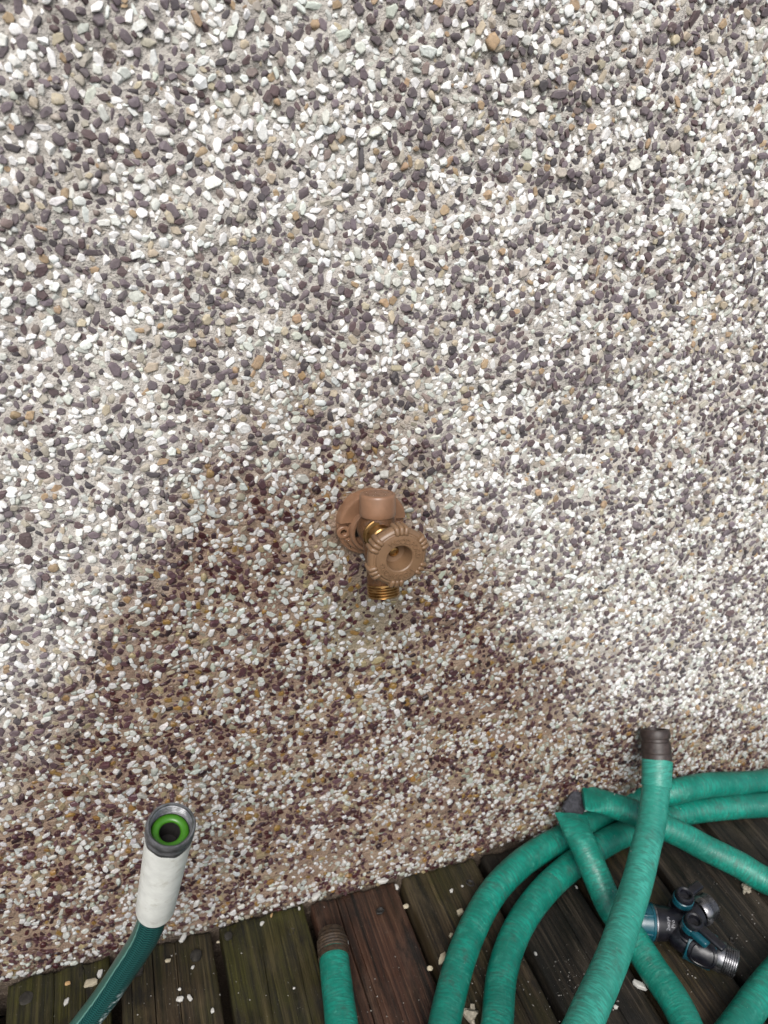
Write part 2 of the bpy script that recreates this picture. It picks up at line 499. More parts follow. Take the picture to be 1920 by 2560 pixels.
def mesh_np(name, V, F, mat, smooth=False):
    me = bpy.data.meshes.new(name)
    V = np.asarray(V, np.float32); F = np.asarray(F, np.int32); k = F.shape[1]
    me.vertices.add(len(V)); me.vertices.foreach_set('co', V.ravel())
    me.loops.add(F.size); me.loops.foreach_set('vertex_index', F.ravel())
    me.polygons.add(len(F)); me.polygons.foreach_set('loop_start', np.arange(len(F), dtype=np.int32) * k)
    me.polygons.foreach_set('loop_total', np.full(len(F), k, np.int32))
    me.polygons.foreach_set('use_smooth', np.full(len(F), smooth, bool) if np.isscalar(smooth) else smooth)
    me.update(calc_edges=True); me.validate()
    if mat: me.materials.append(mat)
    return me
V = np.concatenate([gv, np.array(rv)]); F = np.concatenate([gf, np.array(rf) + len(gv)])
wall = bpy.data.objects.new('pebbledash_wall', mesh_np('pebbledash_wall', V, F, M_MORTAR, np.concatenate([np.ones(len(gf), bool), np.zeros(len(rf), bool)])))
COL.objects.link(wall); PIV[wall] = Vector((0, 0, 0))
tag(wall, 'pebbledash wall of white, plum and amber stone chips with a damp patch below the tap', 'wall', kind='thing')

# stone shapes: flat crushed chips with a broken rim, and rounder bits of hull
SHAPES = []
for k in range(56):
    rs = np.random.default_rng(100 + k)
    if k < 36:
        n = int(rs.integers(5, 9))
        a = np.sort((np.arange(n) + rs.uniform(-.36, .36, n)) * 2 * np.pi / n)
        r = rs.uniform(.84, 1.10, n)
        o = np.stack([np.cos(a) * r, np.sin(a) * r], 1)
        o = np.sign(o) * np.abs(o) ** .9
        tilt = rs.normal(0, .16, 2)
        c = rs.normal(0, .06, 2)
        rings = []
        for sc_, h, jit in ((.92, -1.0, 0), (1.0, .25, .12), (.93, .72, .08), (.72, .92, .04)):
            q = o * sc_ + (c if sc_ < .95 and h > 0 else 0)
            z = h + (q @ tilt if h > 0 else 0) + rs.normal(0, jit, n)
            rings.append(np.column_stack([q, z]))
        v = np.concatenate(rings)
        f = []
        for j in range(3):
            for i in range(n):
                i2 = (i + 1) % n
                f += [[j * n + i, j * n + i2, (j + 1) * n + i2], [j * n + i, (j + 1) * n + i2, (j + 1) * n + i]]
        f += [[3 * n, 3 * n + i, 3 * n + i + 1] for i in range(1, n - 1)]
        SHAPES.append((v, np.array(f), k % 6 == 0))
    else:
        q = rs.normal(size=(17, 3)); q /= np.linalg.norm(q, axis=1)[:, None]
        if k % 2: q = np.sign(q) * np.abs(q) ** .8
        bm = bmesh.new()
        for v in q: bm.verts.new(v)
        bmesh.ops.convex_hull(bm, input=bm.verts[:])
        bmesh.ops.delete(bm, geom=[v for v in bm.verts if not v.link_faces], context='VERTS')
        bmesh.ops.triangulate(bm, faces=bm.faces[:])
        bmesh.ops.recalc_face_normals(bm, faces=bm.faces[:])
        bm.verts.index_update()
        SHAPES.append((np.array([v.co[:] for v in bm.verts]), np.array([[v.index for v in f.verts] for f in bm.faces]), k % 3 == 0))
        bm.free()

PAL = [((.81, .835, .825), .28), ((.72, .75, .72), .12), ((.54, .57, .51), .06),
       ((.094, .068, .081), .15), ((.138, .105, .123), .13), ((.082, .042, .046), .08), ((.046, .036, .044), .05),
       ((.35, .23, .11), .035), ((.44, .37, .25), .045), ((.40, .36, .29), .05), ((.19, .14, .12), .02)]
PC = np.array([c for c, _ in PAL]); PW = np.array([w_ for _, w_ in PAL]); PW /= PW.sum()

# dart throwing on a raster so the stones crowd each other without lying on top of each other
CS = .0007
OW, OH = int((X1 - X0) / CS), int((Z1 - Z0) / CS)
OCC = np.zeros((OH, OW), bool)
BIB = on_wall(922, 1306)
stones = []
def throw(count, rlo, rhi, maxov, power=1.0):
    xs = RNG.uniform(X0 + .01, X1 - .01, count); zs = RNG.uniform(-.001, Z1 - .01, count)
    rr = rlo + (rhi - rlo) * RNG.random(count) ** power
    asp = 1 + 1.25 * RNG.random(count) ** 1.5
    ang = RNG.uniform(0, math.pi, count)
    # patches where the trowel left bare mortar
    dens = vnoise(xs, zs, .075, 21) * .55 + vnoise(xs, zs, .03, 22) * .45
    bare = np.clip((.40 - dens) / .10, 0, 1)
    low = np.clip((.42 - zs) / .35, 0, 1)
    keep = RNG.random(count) > bare * (.22 + .40 * low) + low * .10
    dist = np.hypot(xs - BIB.x, zs - BIB.z)
    keep &= dist > .034
    drip = np.hypot((xs - BIB.x - .015) / .8, zs - BIB.z + .10) < .05
    keep &= ~(drip & (RNG.random(count) < .5))
    for i in np.nonzero(keep)[0]:
        a, b_ = rr[i] * math.sqrt(asp[i]), rr[i] / math.sqrt(asp[i])
        R = int(a / CS) + 1
        cx, cz = int((xs[i] - X0) / CS), int((zs[i] - Z0) / CS)
        if cx - R < 0 or cz - R < 0 or cx + R >= OW or cz + R >= OH or OCC[cz, cx]: continue
        yy, xx = np.mgrid[-R:R + 1, -R:R + 1] * CS
        ca, sa = math.cos(ang[i]), math.sin(ang[i])
        mk = ((xx * ca + yy * sa) / a) ** 2 + ((-xx * sa + yy * ca) / b_) ** 2 <= 1
        sl = OCC[cz - R:cz + R + 1, cx - R:cx + R + 1]
        if (sl & mk).sum() > maxov * mk.sum(): continue
        sl |= mk
        stones.append((xs[i], zs[i], a, b_, ang[i]))
throw(1300, .0038, .0054, .08, 2.0)
throw(90000, .0025, .0038, .18, 1.25)
throw(130000, .0018, .0028, .26)
throw(120000, .0011, .0019, .30)
S = np.array(stones)
NS = len(S)
ci = RNG.choice(len(PC), NS, p=PW)
# colours clump a little: the plum chips came off the trowel together
dk = vnoise(S[:, 0], S[:, 1], .022, 33)
sw = (dk > .60) & (ci < 3) & (RNG.random(NS) < .40)
ci[sw] = RNG.choice([3, 4, 5, 6], sw.sum(), p=[.45, .25, .2, .1])
sw = (dk < .40) & (ci >= 3) & (ci <= 6) & (RNG.random(NS) < .40)
ci[sw] = RNG.choice([0, 1, 2], sw.sum())
TINT = PC[ci] * (1 + .30 * (RNG.random((NS, 1)) - .5)) * (1 + .07 * (RNG.random((NS, 3)) - .5))
TINT = np.clip(TINT, .01, .82)
sh = RNG.integers(0, len(SHAPES), NS)
white = ci < 3
thick = np.minimum(S[:, 2], S[:, 3]) * RNG.uniform(.44, .76, NS)
embed = thick * RNG.uniform(-.40, .38, NS)               # how far the middle of a stone stands out of the mortar
tx, tz = RNG.normal(0, .12, NS), RNG.normal(0, .12, NS)
yb = -relief(S[:, 0], S[:, 1]) - embed

def stone_matrix(i):
    x, z, a, b_, an = S[i]
    ca, sa = math.cos(an), math.sin(an)
    # axes: long axis in the wall plane, second in plane, third out of the wall
    A = np.array([[ca, 0, sa], [-sa, 0, ca], [0, -1, 0]]).T      # columns
    cx_, sx_ = math.cos(tx[i]), math.sin(tx[i]); cz_, sz_ = math.cos(tz[i]), math.sin(tz[i])
    Rx = np.array([[1, 0, 0], [0, cx_, -sx_], [0, sx_, cx_]]); Ry = np.array([[cz_, 0, sz_], [0, 1, 0], [-sz_, 0, cz_]])
    return A @ Rx @ Ry @ np.diag([a * 1.04, b_ * 1.04, thick[i]])

# the 300 that show largest in view become parts of their own
P = np.stack([S[:, 0], yb, S[:, 1]], 1) - np.array(CAM)
cz = P @ np.array(CF); cx = P @ np.array(CR) / cz * FPX; cy = -(P @ np.array(CU)) / cz * FPX
inview = (np.abs(cx) < 940) & (np.abs(cy) < 1260)
facing = (np.abs(P[:, 1]) / np.linalg.norm(P, axis=1))
app = np.where(inview, S[:, 2] * S[:, 3] / cz ** 2 * facing, 0)
top = np.argsort(-app)[:300]
single = np.zeros(NS, bool); single[top] = True

M_STONE = pebble_mat('stone_chip', 'object')
M_STONES = pebble_mat('stone_chips', 'attr')
SM = [mesh_np('pebble', v, f, M_STONE, bool(s_)) for v, f, s_ in SHAPES]
for me in SM:
    me.validate()
for i in top:
    o = bpy.data.objects.new('pebble', SM[sh[i]])
    COL.objects.link(o)
    A = stone_matrix(i)
    mw = Matrix(A.tolist()).to_4x4(); mw.translation = (S[i, 0], yb[i], S[i, 1])
    o.parent = wall
    o.matrix_local = mw
    o.color = (*TINT[i], 1)

Vs, Fs, Cs, Sm, base = [], [], [], [], 0
for i in np.nonzero(~single)[0]:
    v, f, s_ = SHAPES[sh[i]]
    Vs.append(v @ stone_matrix(i).T + (S[i, 0], yb[i], S[i, 1])); Fs.append(f + base); base += len(v)
    Cs.append(np.repeat(TINT[i][None], len(v), 0)); Sm.append(np.full(len(f), s_))
me = bpy.data.meshes.new('small_pebbles')
Vs = np.concatenate(Vs); Fs = np.concatenate(Fs); Cs = np.concatenate(Cs)
me = mesh_np('small_pebbles', Vs, Fs, M_STONES, np.concatenate(Sm))
at = me.attributes.new('tint', 'FLOAT_COLOR', 'POINT')
if len(me.vertices) == len(Cs):
    at.data.foreach_set('color', np.concatenate([Cs, np.ones((len(Cs), 1))], 1).astype(np.float32).ravel())
o = bpy.data.objects.new('small_pebbles', me); COL.objects.link(o); o.parent = wall
tag(o, kind='stuff')
print('stones', NS, 'tris', len(Fs), 'cover', OCC.mean())

# ------------------------------------------------------------------ the deck
deck = bpy.data.objects.new('deck', None); COL.objects.link(deck); PIV[deck] = Vector((0, 0, 0))
tag(deck, 'wet dark timber deck of narrow boards running up to the wall', kind='structure')
W = [wood_mat('wood_olive', (.0032, .0025, .0014), (.026, .0200, .0075), (.078, .061, .028), (.038, .036, .004), 1.0, 1),
     wood_mat('wood_brown', (.0034, .0025, .0016), (.029, .0190, .0098), (.084, .060, .034), (.033, .031, .005), .6, 2),
     wood_mat('wood_red', (.0055, .0030, .002), (.043, .0180, .0105), (.100, .054, .034), (.020, .020, .005), .15, 3),
     wood_mat('wood_grey', (.0026, .0021, .0016), (.0170, .0125, .0082), (.064, .050, .036), (.022, .022, .006), .2, 4)]
M_JOIST = plain('wet_timber', (.010, .0075, .005), .9)
M_NAIL = plain('dull_nail', (.036, .033, .028), .55, .5, var=.3, dirt=(.04, .035, .025), dscale=300)
M_KNOT = plain('knot_wood', (.010, .008, .006), .7, var=.5, vs=500)
gaps = [-.577, -.471, -.366, -.260, -.154, -.048, .0567, .161, .2735, .3805, .487, .593, .70, .806, .912, 1.018, 1.124, 1.23, 1.336, 1.442, 1.548]
kinds = [0, 1, 0, 1, 0, 1, 0, 2, 1, 3, 1, 3, 3, 1, 3, 0, 3, 1, 2, 3]
cracks = {4: [(.42, -.006, -.24, 1.4), (.72, -.01, -.2, 1.0)], 5: [(.35, -.004, -.5, 2.0), (.60, -.004, -.5, 1.8), (.12, -.03, -.3, 1.2)], 6: [(.42, -.05, -.12, 1.5), (.8, -.02, -.4, 1.0)],
          7: [(.27, -.004, -.42, 3.0), (.36, -.01, -.2, 1.4), (.55, -.1, -.4, 1.0), (.75, -.15, -.45, 1.0)], 8: [(.3, -.05, -.3, 1.0), (.7, -.1, -.4, 1.4)],
          9: [(.6, -.02, -.4, 1.2)], 10: [(.35, -.004, -.4, 1.3), (.72, -.2, -.5, 1.2)], 11: [(.25, -.05, -.5, 1.2), (.6, -.1, -.4, 1.3)], 12: [(.4, -.01, -.5, 1.5)], 13: [(.5, -.02, -.4, 1.3)]}
def knot_px():
    # (px, py, size) of knots and old nail holes seen on the boards
    return [(728, 2329, .0045), (950, 2276, .0045), (1060, 2238, .004), (1176, 2207, .005), (1062, 2240, .004), (1820, 2160, .004), (1830, 2350, .0035)]
nails_px = [(66, 2497, .0068), (344, 2426, .0062), (490, 2389, .0062), (571, 2341, .0046)]
PLANKS = []
for k in range(len(gaps) - 1):
    g = .0048 if k not in (9,) else .005
    xa, xb = gaps[k] + g, gaps[k + 1] - g
    ye = -.0042 - random.uniform(0, .0012) - (.022 if k == 3 else 0)
    yend = -1.5
    rnd = random.Random(50 + k)
    th = .028
    lift = rnd.uniform(-.0022, .0010)
    ys = list(np.concatenate([[ye, ye - .0012, ye - .003], np.arange(ye - .008, -.62, -.007), np.arange(-.66, yend, -.06), [yend]]))
    cr_ = cracks.get(k, [])
    wid = xb - xa
    cols = sorted(set([0, .008, .022, .05] + [i / 14 for i in range(1, 14)] + [.95, .978, .992, 1]))
    for (c0, *_r) in cr_:
        cols = [c for c in cols if abs(c - c0) > .045 or c in (0, 1)] + [c0 - .022, c0 - .011, c0, c0 + .011, c0 + .022]
    cols = sorted(cols)
    ph = [rnd.uniform(0, 6.28) for _ in range(6)]
    vs = []
    for j, y in enumerate(ys):
        for c in cols:
            x = xa + wid * c
            z = lift
            ed = min(c, 1 - c) * wid
            z -= .0026 * max(0, 1 - ed / .0035) ** 2
            z += .0008 * math.sin(c * 3.1 + ph[0]) + .0004 * math.sin(c * 23 + y * 6 + ph[1]) + .0003 * math.sin(c * 61 + y * 3 + ph[2])
            z += .0006 * math.sin(y * 9 + ph[3])
            if j < 2: z -= .0015 * (1 - j * .6)
            for (c0, y0, y1, wmm) in cr_:
                d = (c - c0)
                if abs(d) < .03 and y1 < y < y0:
                    fade = min(1, (y0 - y) / .02 + (.6 if y0 > -.011 else 0), (y - y1) / .05)
                    x += .0020 * math.sin(y * 13 + ph[4]) + .0012 * math.sin(y * 31 + ph[5])
                    if abs(d) < 1e-6: z -= .0055 * fade
                    elif abs(d) < .012:
                        x = x - d * wid + math.copysign(wmm * .00028, d); z -= .0004 * fade
                    break
            if c in (0, 1): x += .0007 * math.sin(y * 22 + ph[2 + int(c)]) + .0004 * math.sin(y * 71 + ph[3])
            yo = .0014 * math.sin(c * 17 + ph[1]) + .0010 * math.sin(c * 43 + ph[2]) if j < 3 else 0
            vs.append((x, y + yo, z))
    nc = len(cols); fs = []
    for j in range(len(ys) - 1):
        for i in range(nc - 1):
            fs.append((j * nc + i, j * nc + i + 1, (j + 1) * nc + i + 1, (j + 1) * nc + i))
    # sides and ends down to the underside
    loop = [i for i in range(nc)] + [j * nc + nc - 1 for j in range(1, len(ys))] + [(len(ys) - 1) * nc + i for i in range(nc - 2, -1, -1)] + [j * nc for j in range(len(ys) - 2, 0, -1)]
    n0 = len(vs)
    for q in loop: vs.append((vs[q][0], vs[q][1], -th))
    for a in range(len(loop)):
        c = (a + 1) % len(loop)
        fs.append((loop[a], loop[c], n0 + c, n0 + a))
    fs.append(tuple(n0 + a for a in range(len(loop))))
    b = MB(); b.add(vs, fs, True)
    o = b.build('plank', W[kinds[k]], deck, piv=((xa + xb) / 2, ye, 0), sharp=60)
    PLANKS.append((xa, xb, o))
b = MB()
for y in (-.16, -.5, -.95, -1.4):
    b.box((.5, y - .02, -.028 - .045), (1, 0, 0), (0, 1, 0), (0, 0, 1), 2.2, .04, .0898)
b.build('joist_frame', M_JOIST, deck)
def plank_at(x):
    for xa, xb, o in PLANKS:
        if xa <= x <= xb: return o
for px, py, r in nails_px:
    p = on_deck(px, py, .0)
    pl = plank_at(p.x)
    if pl is None: continue
    b = MB(); b.lathe((p.x, p.y, -.0012), (0, 0, 1), [(0, r), (.0024, r), (.0031, r * .93), (.0034, r * .6), (.0032, .0002)], 20, rmod=lambda a, t: 1 + .03 * math.sin(a * 5))
    b.build('nail_head', M_NAIL, pl, piv=(p.x, p.y, 0))
for n_, (px, py, r) in enumerate(knot_px()):
    p = on_deck(px, py, .0)
    pl = plank_at(p.x)
    if pl is None: continue
    b = MB(); b.lathe((p.x, p.y, -.002), (0, 0, 1), [(0, r), (.0018, r), (.0026, r * .8), (.0016, r * .5), (.0003, r * .3)], 14,
                      rmod=lambda a, t, n_=n_: 1 + .16 * math.sin(a * 2 + n_) + .1 * math.sin(a * 5 + n_ * 2))
    b.build('knot', M_KNOT, pl, piv=(p.x, p.y, 0))

# ------------------------------------------------------------------ the tap (frost-proof hose bib) on the wall
M_TAN = plain('tan_paint', (.215, .116, .067), .36, var=.10, vs=70, bump=.08, dirt=(.13, .065, .035), dscale=90, dlo=.52, dhi=.74, damt=.55)
M_HANDLE = plain('tan_handle', (.175, .103, .056), .40, var=.10, vs=80, bump=.08, dirt=(.10, .055, .03), dscale=110, dlo=.54, dhi=.76, damt=.5)
M_BRONZE = plain('rough_bronze', (.17, .082, .038), .42, .7, var=.35, vs=900, bump=.6, bd=.0005, dirt=(.045, .026, .015), dscale=120, dlo=.42, dhi=.66, damt=.75)
M_BRASS = plain('turned_brass', (.36, .215, .085), .3, 1.0, var=.15, vs=200, bump=.05, dirt=(.12, .065, .03), dscale=150, dlo=.5, dhi=.75, damt=.5)
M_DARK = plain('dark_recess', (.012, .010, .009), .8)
M_DROP = NT('water_drop'); M_DROP.b.inputs['Base Color'].default_value = (1, 1, 1, 1); M_DROP.b.inputs['Transmission Weight'].default_value = 1
M_DROP.b.inputs['Roughness'].default_value = .02; M_DROP.b.inputs['IOR'].default_value = 1.33; M_DROP = M_DROP.m

tap = thing('hose_bib', BIB, 'tan and bronze garden tap with a round ribbed handle on the pebbledash wall', 'tap')
EX, EZ, EO = Vector((1, 0, 0)), Vector((0, 0, 1)), Vector((0, -1, 0))
def bp(x, z, out): return BIB + EX * x + EZ * z + EO * out

def plate(mb, outer, holes, o0, o1, bev=.0012):
    """flat plate between distances o0 and o1 off the wall, with through holes and a rounded front rim"""
    n = len(outer)
    cxy = sum((Vector(q) for q in outer), Vector((0, 0))) / n
    inner = [Vector(q) + (cxy - Vector(q)).normalized() * bev for q in outer]
    allv = inner + [Vector(q) for h in holes for q in h]
    edges = [(i, (i + 1) % n) for i in range(n)]
    k = n
    for h in holes:
        edges += [(k + i, k + (i + 1) % len(h)) for i in range(len(h))]; k += len(h)
    vs, _, fs, *_r = geometry.delaunay_2d_cdt(allv, edges, [], 0, 1e-7)
    def inside(c, poly):
        r = False; m_ = len(poly)
        for i in range(m_):
            a, b_ = poly[i], poly[(i + 1) % m_]
            if (a[1] > c[1]) != (b_[1] > c[1]) and c[0] < (b_[0] - a[0]) * (c[1] - a[1]) / (b_[1] - a[1]) + a[0]: r = not r
        return r
    keep = []
    for f in fs:
        c = sum((vs[i] for i in f), Vector((0, 0))) / len(f)
        if inside(c, inner) and not any(inside(c, h) for h in holes): keep.append(f)
    mb.add([bp(v.x, v.y, o1) for v in vs], keep, True)
    rings = [[bp(*q, o0) for q in outer], [bp(*q, o1 - bev) for q in outer], [bp(*(Vector(q) * .3 + Vector(i_) * .7), o1 - bev * .3) for q, i_ in zip(outer, inner)], [bp(*q, o1) for q in inner]]
    mb.loft(rings, True, cap=False)
    for h in holes:
        mb.loft([[bp(*q, o1) for q in h], [bp(*q, o0) for q in h]], True, cap=False)
def circ(cx_, cz_, r, n=24, a0=0, a1=2 * math.pi, end=False):
    m_ = n + (1 if end else 0)
    return [(cx_ + r * math.cos(a0 + (a1 - a0) * i / n), cz_ + r * math.sin(a0 + (a1 - a0) * i / n)) for i in range(m_)]

b = MB()
HX = .0250
plate(b, circ(0, .0018, .0305, 72), [circ(-HX, -.0030, .0026, 16), circ(HX, -.0030, .0026, 16)], -.004, .0062)
# deep hood over the upper half
def hood_ring(r, o, zc, lo):
    lo = math.degrees(math.asin((.0058 - zc) / r))
    pts = circ(0, zc, r, 40, math.radians(lo), math.radians(180 - lo), True)
    return [bp(x, z + .0015, o) for x, z in pts]
b.loft([hood_ring(.0304, .0050, .0018, 8), hood_ring(.0303, .0092, .0018, 8), hood_ring(.0297, .0103, .0018, 8), hood_ring(.0286, .0107, .0018, 8), hood_ring(.0276, .0107, .0018, 8)], True)
for sx in (-1, 1):
    b.lathe(bp(sx * HX, -.0030, 0), EO, [(.0060, .0060), (.0080, .0059), (.0085, .0054), (.0085, .0032), (.0081, .0028), (.0040, .0027)], 28, cap0=False, cap1=False)
# lower step and the ring round the pipe
lower = circ(0, .0035, .0272, 40, math.radians(208), math.radians(332), True)
plate(b, lower, [], .005, .0094)
b.lathe(bp(0, 0, 0), EO, [(.005, .0212), (.0150, .0208), (.0162, .0200), (.0164, .0190), (.0160, .0176), (.006, .0174)], 48, cap0=False, cap1=False)
b.build('flange', M_TAN, tap)
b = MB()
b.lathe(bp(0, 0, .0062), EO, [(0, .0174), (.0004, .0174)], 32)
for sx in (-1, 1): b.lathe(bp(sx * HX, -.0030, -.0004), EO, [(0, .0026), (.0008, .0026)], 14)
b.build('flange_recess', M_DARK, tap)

A0, A1 = on_wall(944, 1284, .037), on_wall(960, 1501, .064)
bx = (A1 - A0).normalized(); BL = (A1 - A0).length
capax = Vector((.0, .21, .975)).normalized(); CL = .0172
# cast body: pipe out of the wall, upright barrel under the cap, boss towards the handle
b = MB()
b.lathe(bp(0, 0, .003), (A0 + bx * .012 - bp(0, 0, .003)), [(0, .0118), (.030, .0120), (.036, .0105)], 32)
up0 = A0 - bx * .003
b.lathe(up0, bx, [(0, .0128), (.006, .0129), (.016, .0132), (.026, .0136), (.034, .0134), (.042, .0124), (.048, .0122), (BL - .0180, .0126), (BL - .0105, .0126), (BL - .009, .0119)], 40,
        rmod=lambda a, t: 1 + .012 * math.sin(3 * a + t * 90))
HC = on_wall(1000, 1397, .088)                      # middle of the handle's face
SN = on_wall(944, 1332, .047)
hax = (HC - SN).normalized()
b.lathe(SN - hax * .014, hax, [(0, .0125), (.006, .0137), (.012, .0136), (.0138, .0128)], 40)
b.build('body', M_BRONZE, tap)
# threaded spout
b = MB()
pr = [(-.0005, .0100)]
p0 = BL - .0105
prof = [(p0 - .0016, .0118), (p0 - .0012, .0133), (p0, .0133), (p0 + .0004, .0122)]
t_ = p0 + .0006
for k in range(4):
    prof += [(t_, .01225), (t_ + .0008, .01345), (t_ + .0013, .01345), (t_ + .0021, .01225)]; t_ += .0022
prof += [(t_ + .0002, .0124), (t_ + .0006, .0122), (t_ + .0006, .0098), (t_ - .010, .0094)]
b.lathe(up0, bx, prof, 48, cap0=False, cap1=True)
b.build('threaded_spout', M_BRASS, tap)
# vacuum breaker cap
b = MB()
b.lathe(A0, capax, [(-.0012, .0130), (-.0012, .0143), (-.0006, .0147), (.003, .0147), (CL - .0026, .01465), (CL - .0010, .0143), (CL - .0003, .0136), (CL, .0128), (CL, .0122), (CL - .0004, .0119), (CL - .0004, .0002)], 64)
capo = b.build('vacuum_breaker_cap', M_TAN, tap)

def text_faces(txt, size, depth):
    cu = bpy.data.curves.new('t', 'FONT'); cu.body = txt; cu.size = size; cu.extrude = depth; cu.align_x = 'CENTER'; cu.resolution_u = 3
    ob = bpy.data.objects.new('t', cu)
    me = bpy.data.meshes.new_from_object(ob)
    vs = [v.co.copy() for v in me.vertices]; fs = [tuple(p.vertices) for p in me.polygons]
    bpy.data.objects.remove(ob); bpy.data.curves.remove(cu); bpy.data.meshes.remove(me)
    return vs, fs

# packing nut and stem
b = MB()
b.lathe(SN, hax, [(-.001, .0128), (.0004, .0131), (.0010, .0130), (.0016, .0121), (.0036, .0114), (.0042, .0100), (.0100, .0098), (.0112, .0088), (.0112, .0062)], 40)
b.build('packing_nut', M_BRASS, tap)
# handle wheel
HL = (HC - SN).length
fr = HC
hax = (hax + (CAM - HC).normalized() * .22).normalized()      # the wheel sits a little askew on its stem
hu = (EZ - hax * EZ.dot(hax)).normalized(); hw = hu.cross(hax)      # up and right on the face, seen from outside
hw = hax.cross(hu) * -1
def hp(a, r, t): return fr + hax * t + (hu * math.cos(a) + hw * math.sin(a)) * r * 1.045
HS = 1.045
b = MB()
def lobes(a, t): return 1
prof = [(-.0205, .0080), (-.0195, .0090), (-.0160, .0110), (-.0140, .0160), (-.0125, .0205), (-.0100, .0228), (-.0065, .0236), (-.0040, .0232), (-.0024, .0218), (-.0018, .0204), (-.0020, .0194),
        (-.0016, .0186), (-.0002, .0181), (0, .0174), (0, .0108), (-.0008, .0100), (-.0100, .0092), (-.0135, .0084), (-.0140, .0066), (-.0140, .0004)]
def scal(a, t):
    # shallow finger hollows between the six rib clusters
    return 1
b.lathe(fr, hax, [(t, r * HS) for t, r in prof], 96, ref=hu)
for v_i, v in enumerate(b.v):
    v = Vector(v) - fr
    t = v.dot(hax); rad = v - hax * t; r = rad.length
    if r > .0190 * HS and t < -.0005:
        a = math.atan2(rad.dot(hw), rad.dot(hu))
        q = 1 - .03 * (.5 - .5 * math.cos(6 * (a - math.radians(2)))) * min(1, (r - .0190 * HS) / .003)
        b.v[v_i] = tuple(fr + hax * t + rad * q)
handle = b.build('handle', M_HANDLE, tap, piv=HC)
def capsule(mb, p0, p1, r, n=10):
    d = (p1 - p0); L = d.length; d.normalize()
    pr = [(-r * math.cos(x), r * math.sin(x)) for x in (.05, .5, 1.0, 1.57)] + [(L + r * math.sin(x), r * math.cos(x)) for x in (0, .57, 1.07, 1.52)]
    mb.lathe(p0, d, pr, n)
for k in range(6):
    b = MB()
    for j in (-1, 0, 1):
        a = math.radians(2 + 60 * k + j * 9.6)
        capsule(b, hp(a, .0196, -.0012), hp(a, .0226, -.0022), .0020)
        capsule(b, hp(a, .0230, -.0032), hp(a, .0229, -.0105), .0020)
    b.build('grip_rib', M_HANDLE, handle)
M_LETTER = M_HANDLE
def ring_text(txt, r, amid, spread, flip):
    b = MB()
    n = len(txt)
    for i, ch in enumerate(txt):
        a = amid + spread * (i - (n - 1) / 2) / (n - 1)
        vs, fs = text_faces(ch, .0058, .0009)
        rd = hu * math.cos(a) + hw * math.sin(a); tn = hw * math.cos(a) - hu * math.sin(a)
        b.add([fr + rd * (r + v.y - .0019) + tn * v.x + hax * (v.z + .0001) for v in vs], fs, False)
    return b
ring_text('WOODFORD', .0148, math.radians(29), math.radians(112), 0).build('raised_lettering', M_LETTER, handle)
ring_text('WOODFORD', .0148, math.radians(199), math.radians(112), 0).build('raised_lettering', M_LETTER, handle)
b = MB()
so_ = fr - hax * .0139
b.lathe(so_, hax, [(0, .0042), (.0012, .0042), (.0020, .0036), (.0024, .0022), (.0016, .0020), (.0016, .0002)], 24)
b.build('handle_screw', M_BRASS, handle)
# drops of water standing on the cap and the flange
b = MB(); rnd = random.Random(3)
def drop(p, n_, r):
    n_ = n_.normalized()
    b.lathe(p - n_ * r * .15, n_, [(0, r), (r * .35, r * .93), (r * .62, r * .66), (r * .76, r * .3), (r * .78, r * .02)], 9)
ru = (EZ - capax * EZ.dot(capax)).normalized() if abs(capax.z) < .9 else (EX - capax * EX.dot(capax)).normalized()
rw = capax.cross(ru)
for k in range(46):
    a, r = rnd.uniform(0, 6.28), .0122 * math.sqrt(rnd.random())
    drop(A0 + capax * (CL - .0004) + (ru * math.cos(a) + rw * math.sin(a)) * r, capax, rnd.uniform(.0003, .0009))
for k in range(70):
    a = rnd.uniform(math.radians(150), math.radians(330)); r = rnd.uniform(.0215, .0318)
    x, z = r * math.cos(a), .002 + r * math.sin(a)
    if z > -.004 and x > -.01: continue
    drop(bp(x, z, .0094 if (r < .0275 and 208 < math.degrees(a) < 332) else .0062), EO, rnd.uniform(.0003, .0011))
tag(b.build('water_drops', M_DROP, tap), kind='stuff')

# ------------------------------------------------------------------ hoses
M_GREEN = hose_green_mat()
R = .0160
M_OXBRASS = plain('tarnished_brass', (.085, .058, .038), .40, .65, var=.35, vs=300, bump=.3, dirt=(.022, .016, .012), dscale=200, dlo=.4, dhi=.6, damt=.8)
M_BLACKPL = plain('dark_brown_plastic', (.030, .020, .017), .48, 0, var=.3, vs=200, bump=.3, dirt=(.07, .055, .045), dscale=260, dlo=.55, dhi=.7, damt=.5)
def DK(px, py, h): return on_deck(px, py, h)
e = lambda s=1.0: (R * s, R * s)

# hose end lying on its own in the middle of the deck
c0, c1 = DK(828, 2328, .0172), DK(835, 2394, .0165)
dv = (c1 - c0).normalized()
hB = thing('garden_hose', (c1.x, c1.y, 0), 'green hose end with a ribbed dark brass coupling lying alone on the boards', 'hose')
pts = [(c1 - dv * .02, e(.86)), (c1, e(.97)), (c1 + dv * .004, e(1.0)), (DK(844, 2476, R), e()), (DK(854, 2560, R), e()), (DK(868, 2680, R), e()), (DK(900, 2900, R), e()), (DK(900, 2900, R) + Vector((.10, -.16, 0)), e()), (DK(900, 2900, R) + Vector((.3, -.25, 0)), e())]
hose_mesh('hose_tube', pts, M_GREEN, hB, rough=.012, seed=5)
L = (c1 - c0).length
b = MB()
pr = [(0, .0105), (0, .0128), (.0008, .0136)]
t_ = .0012
k_ = L / .060
for k in range(3):
    pr += [(t_, .0128), (t_ + .0009 * k_, .0142), (t_ + .0015 * k_, .0142), (t_ + .0024 * k_, .0128)]; t_ += .0029 * k_
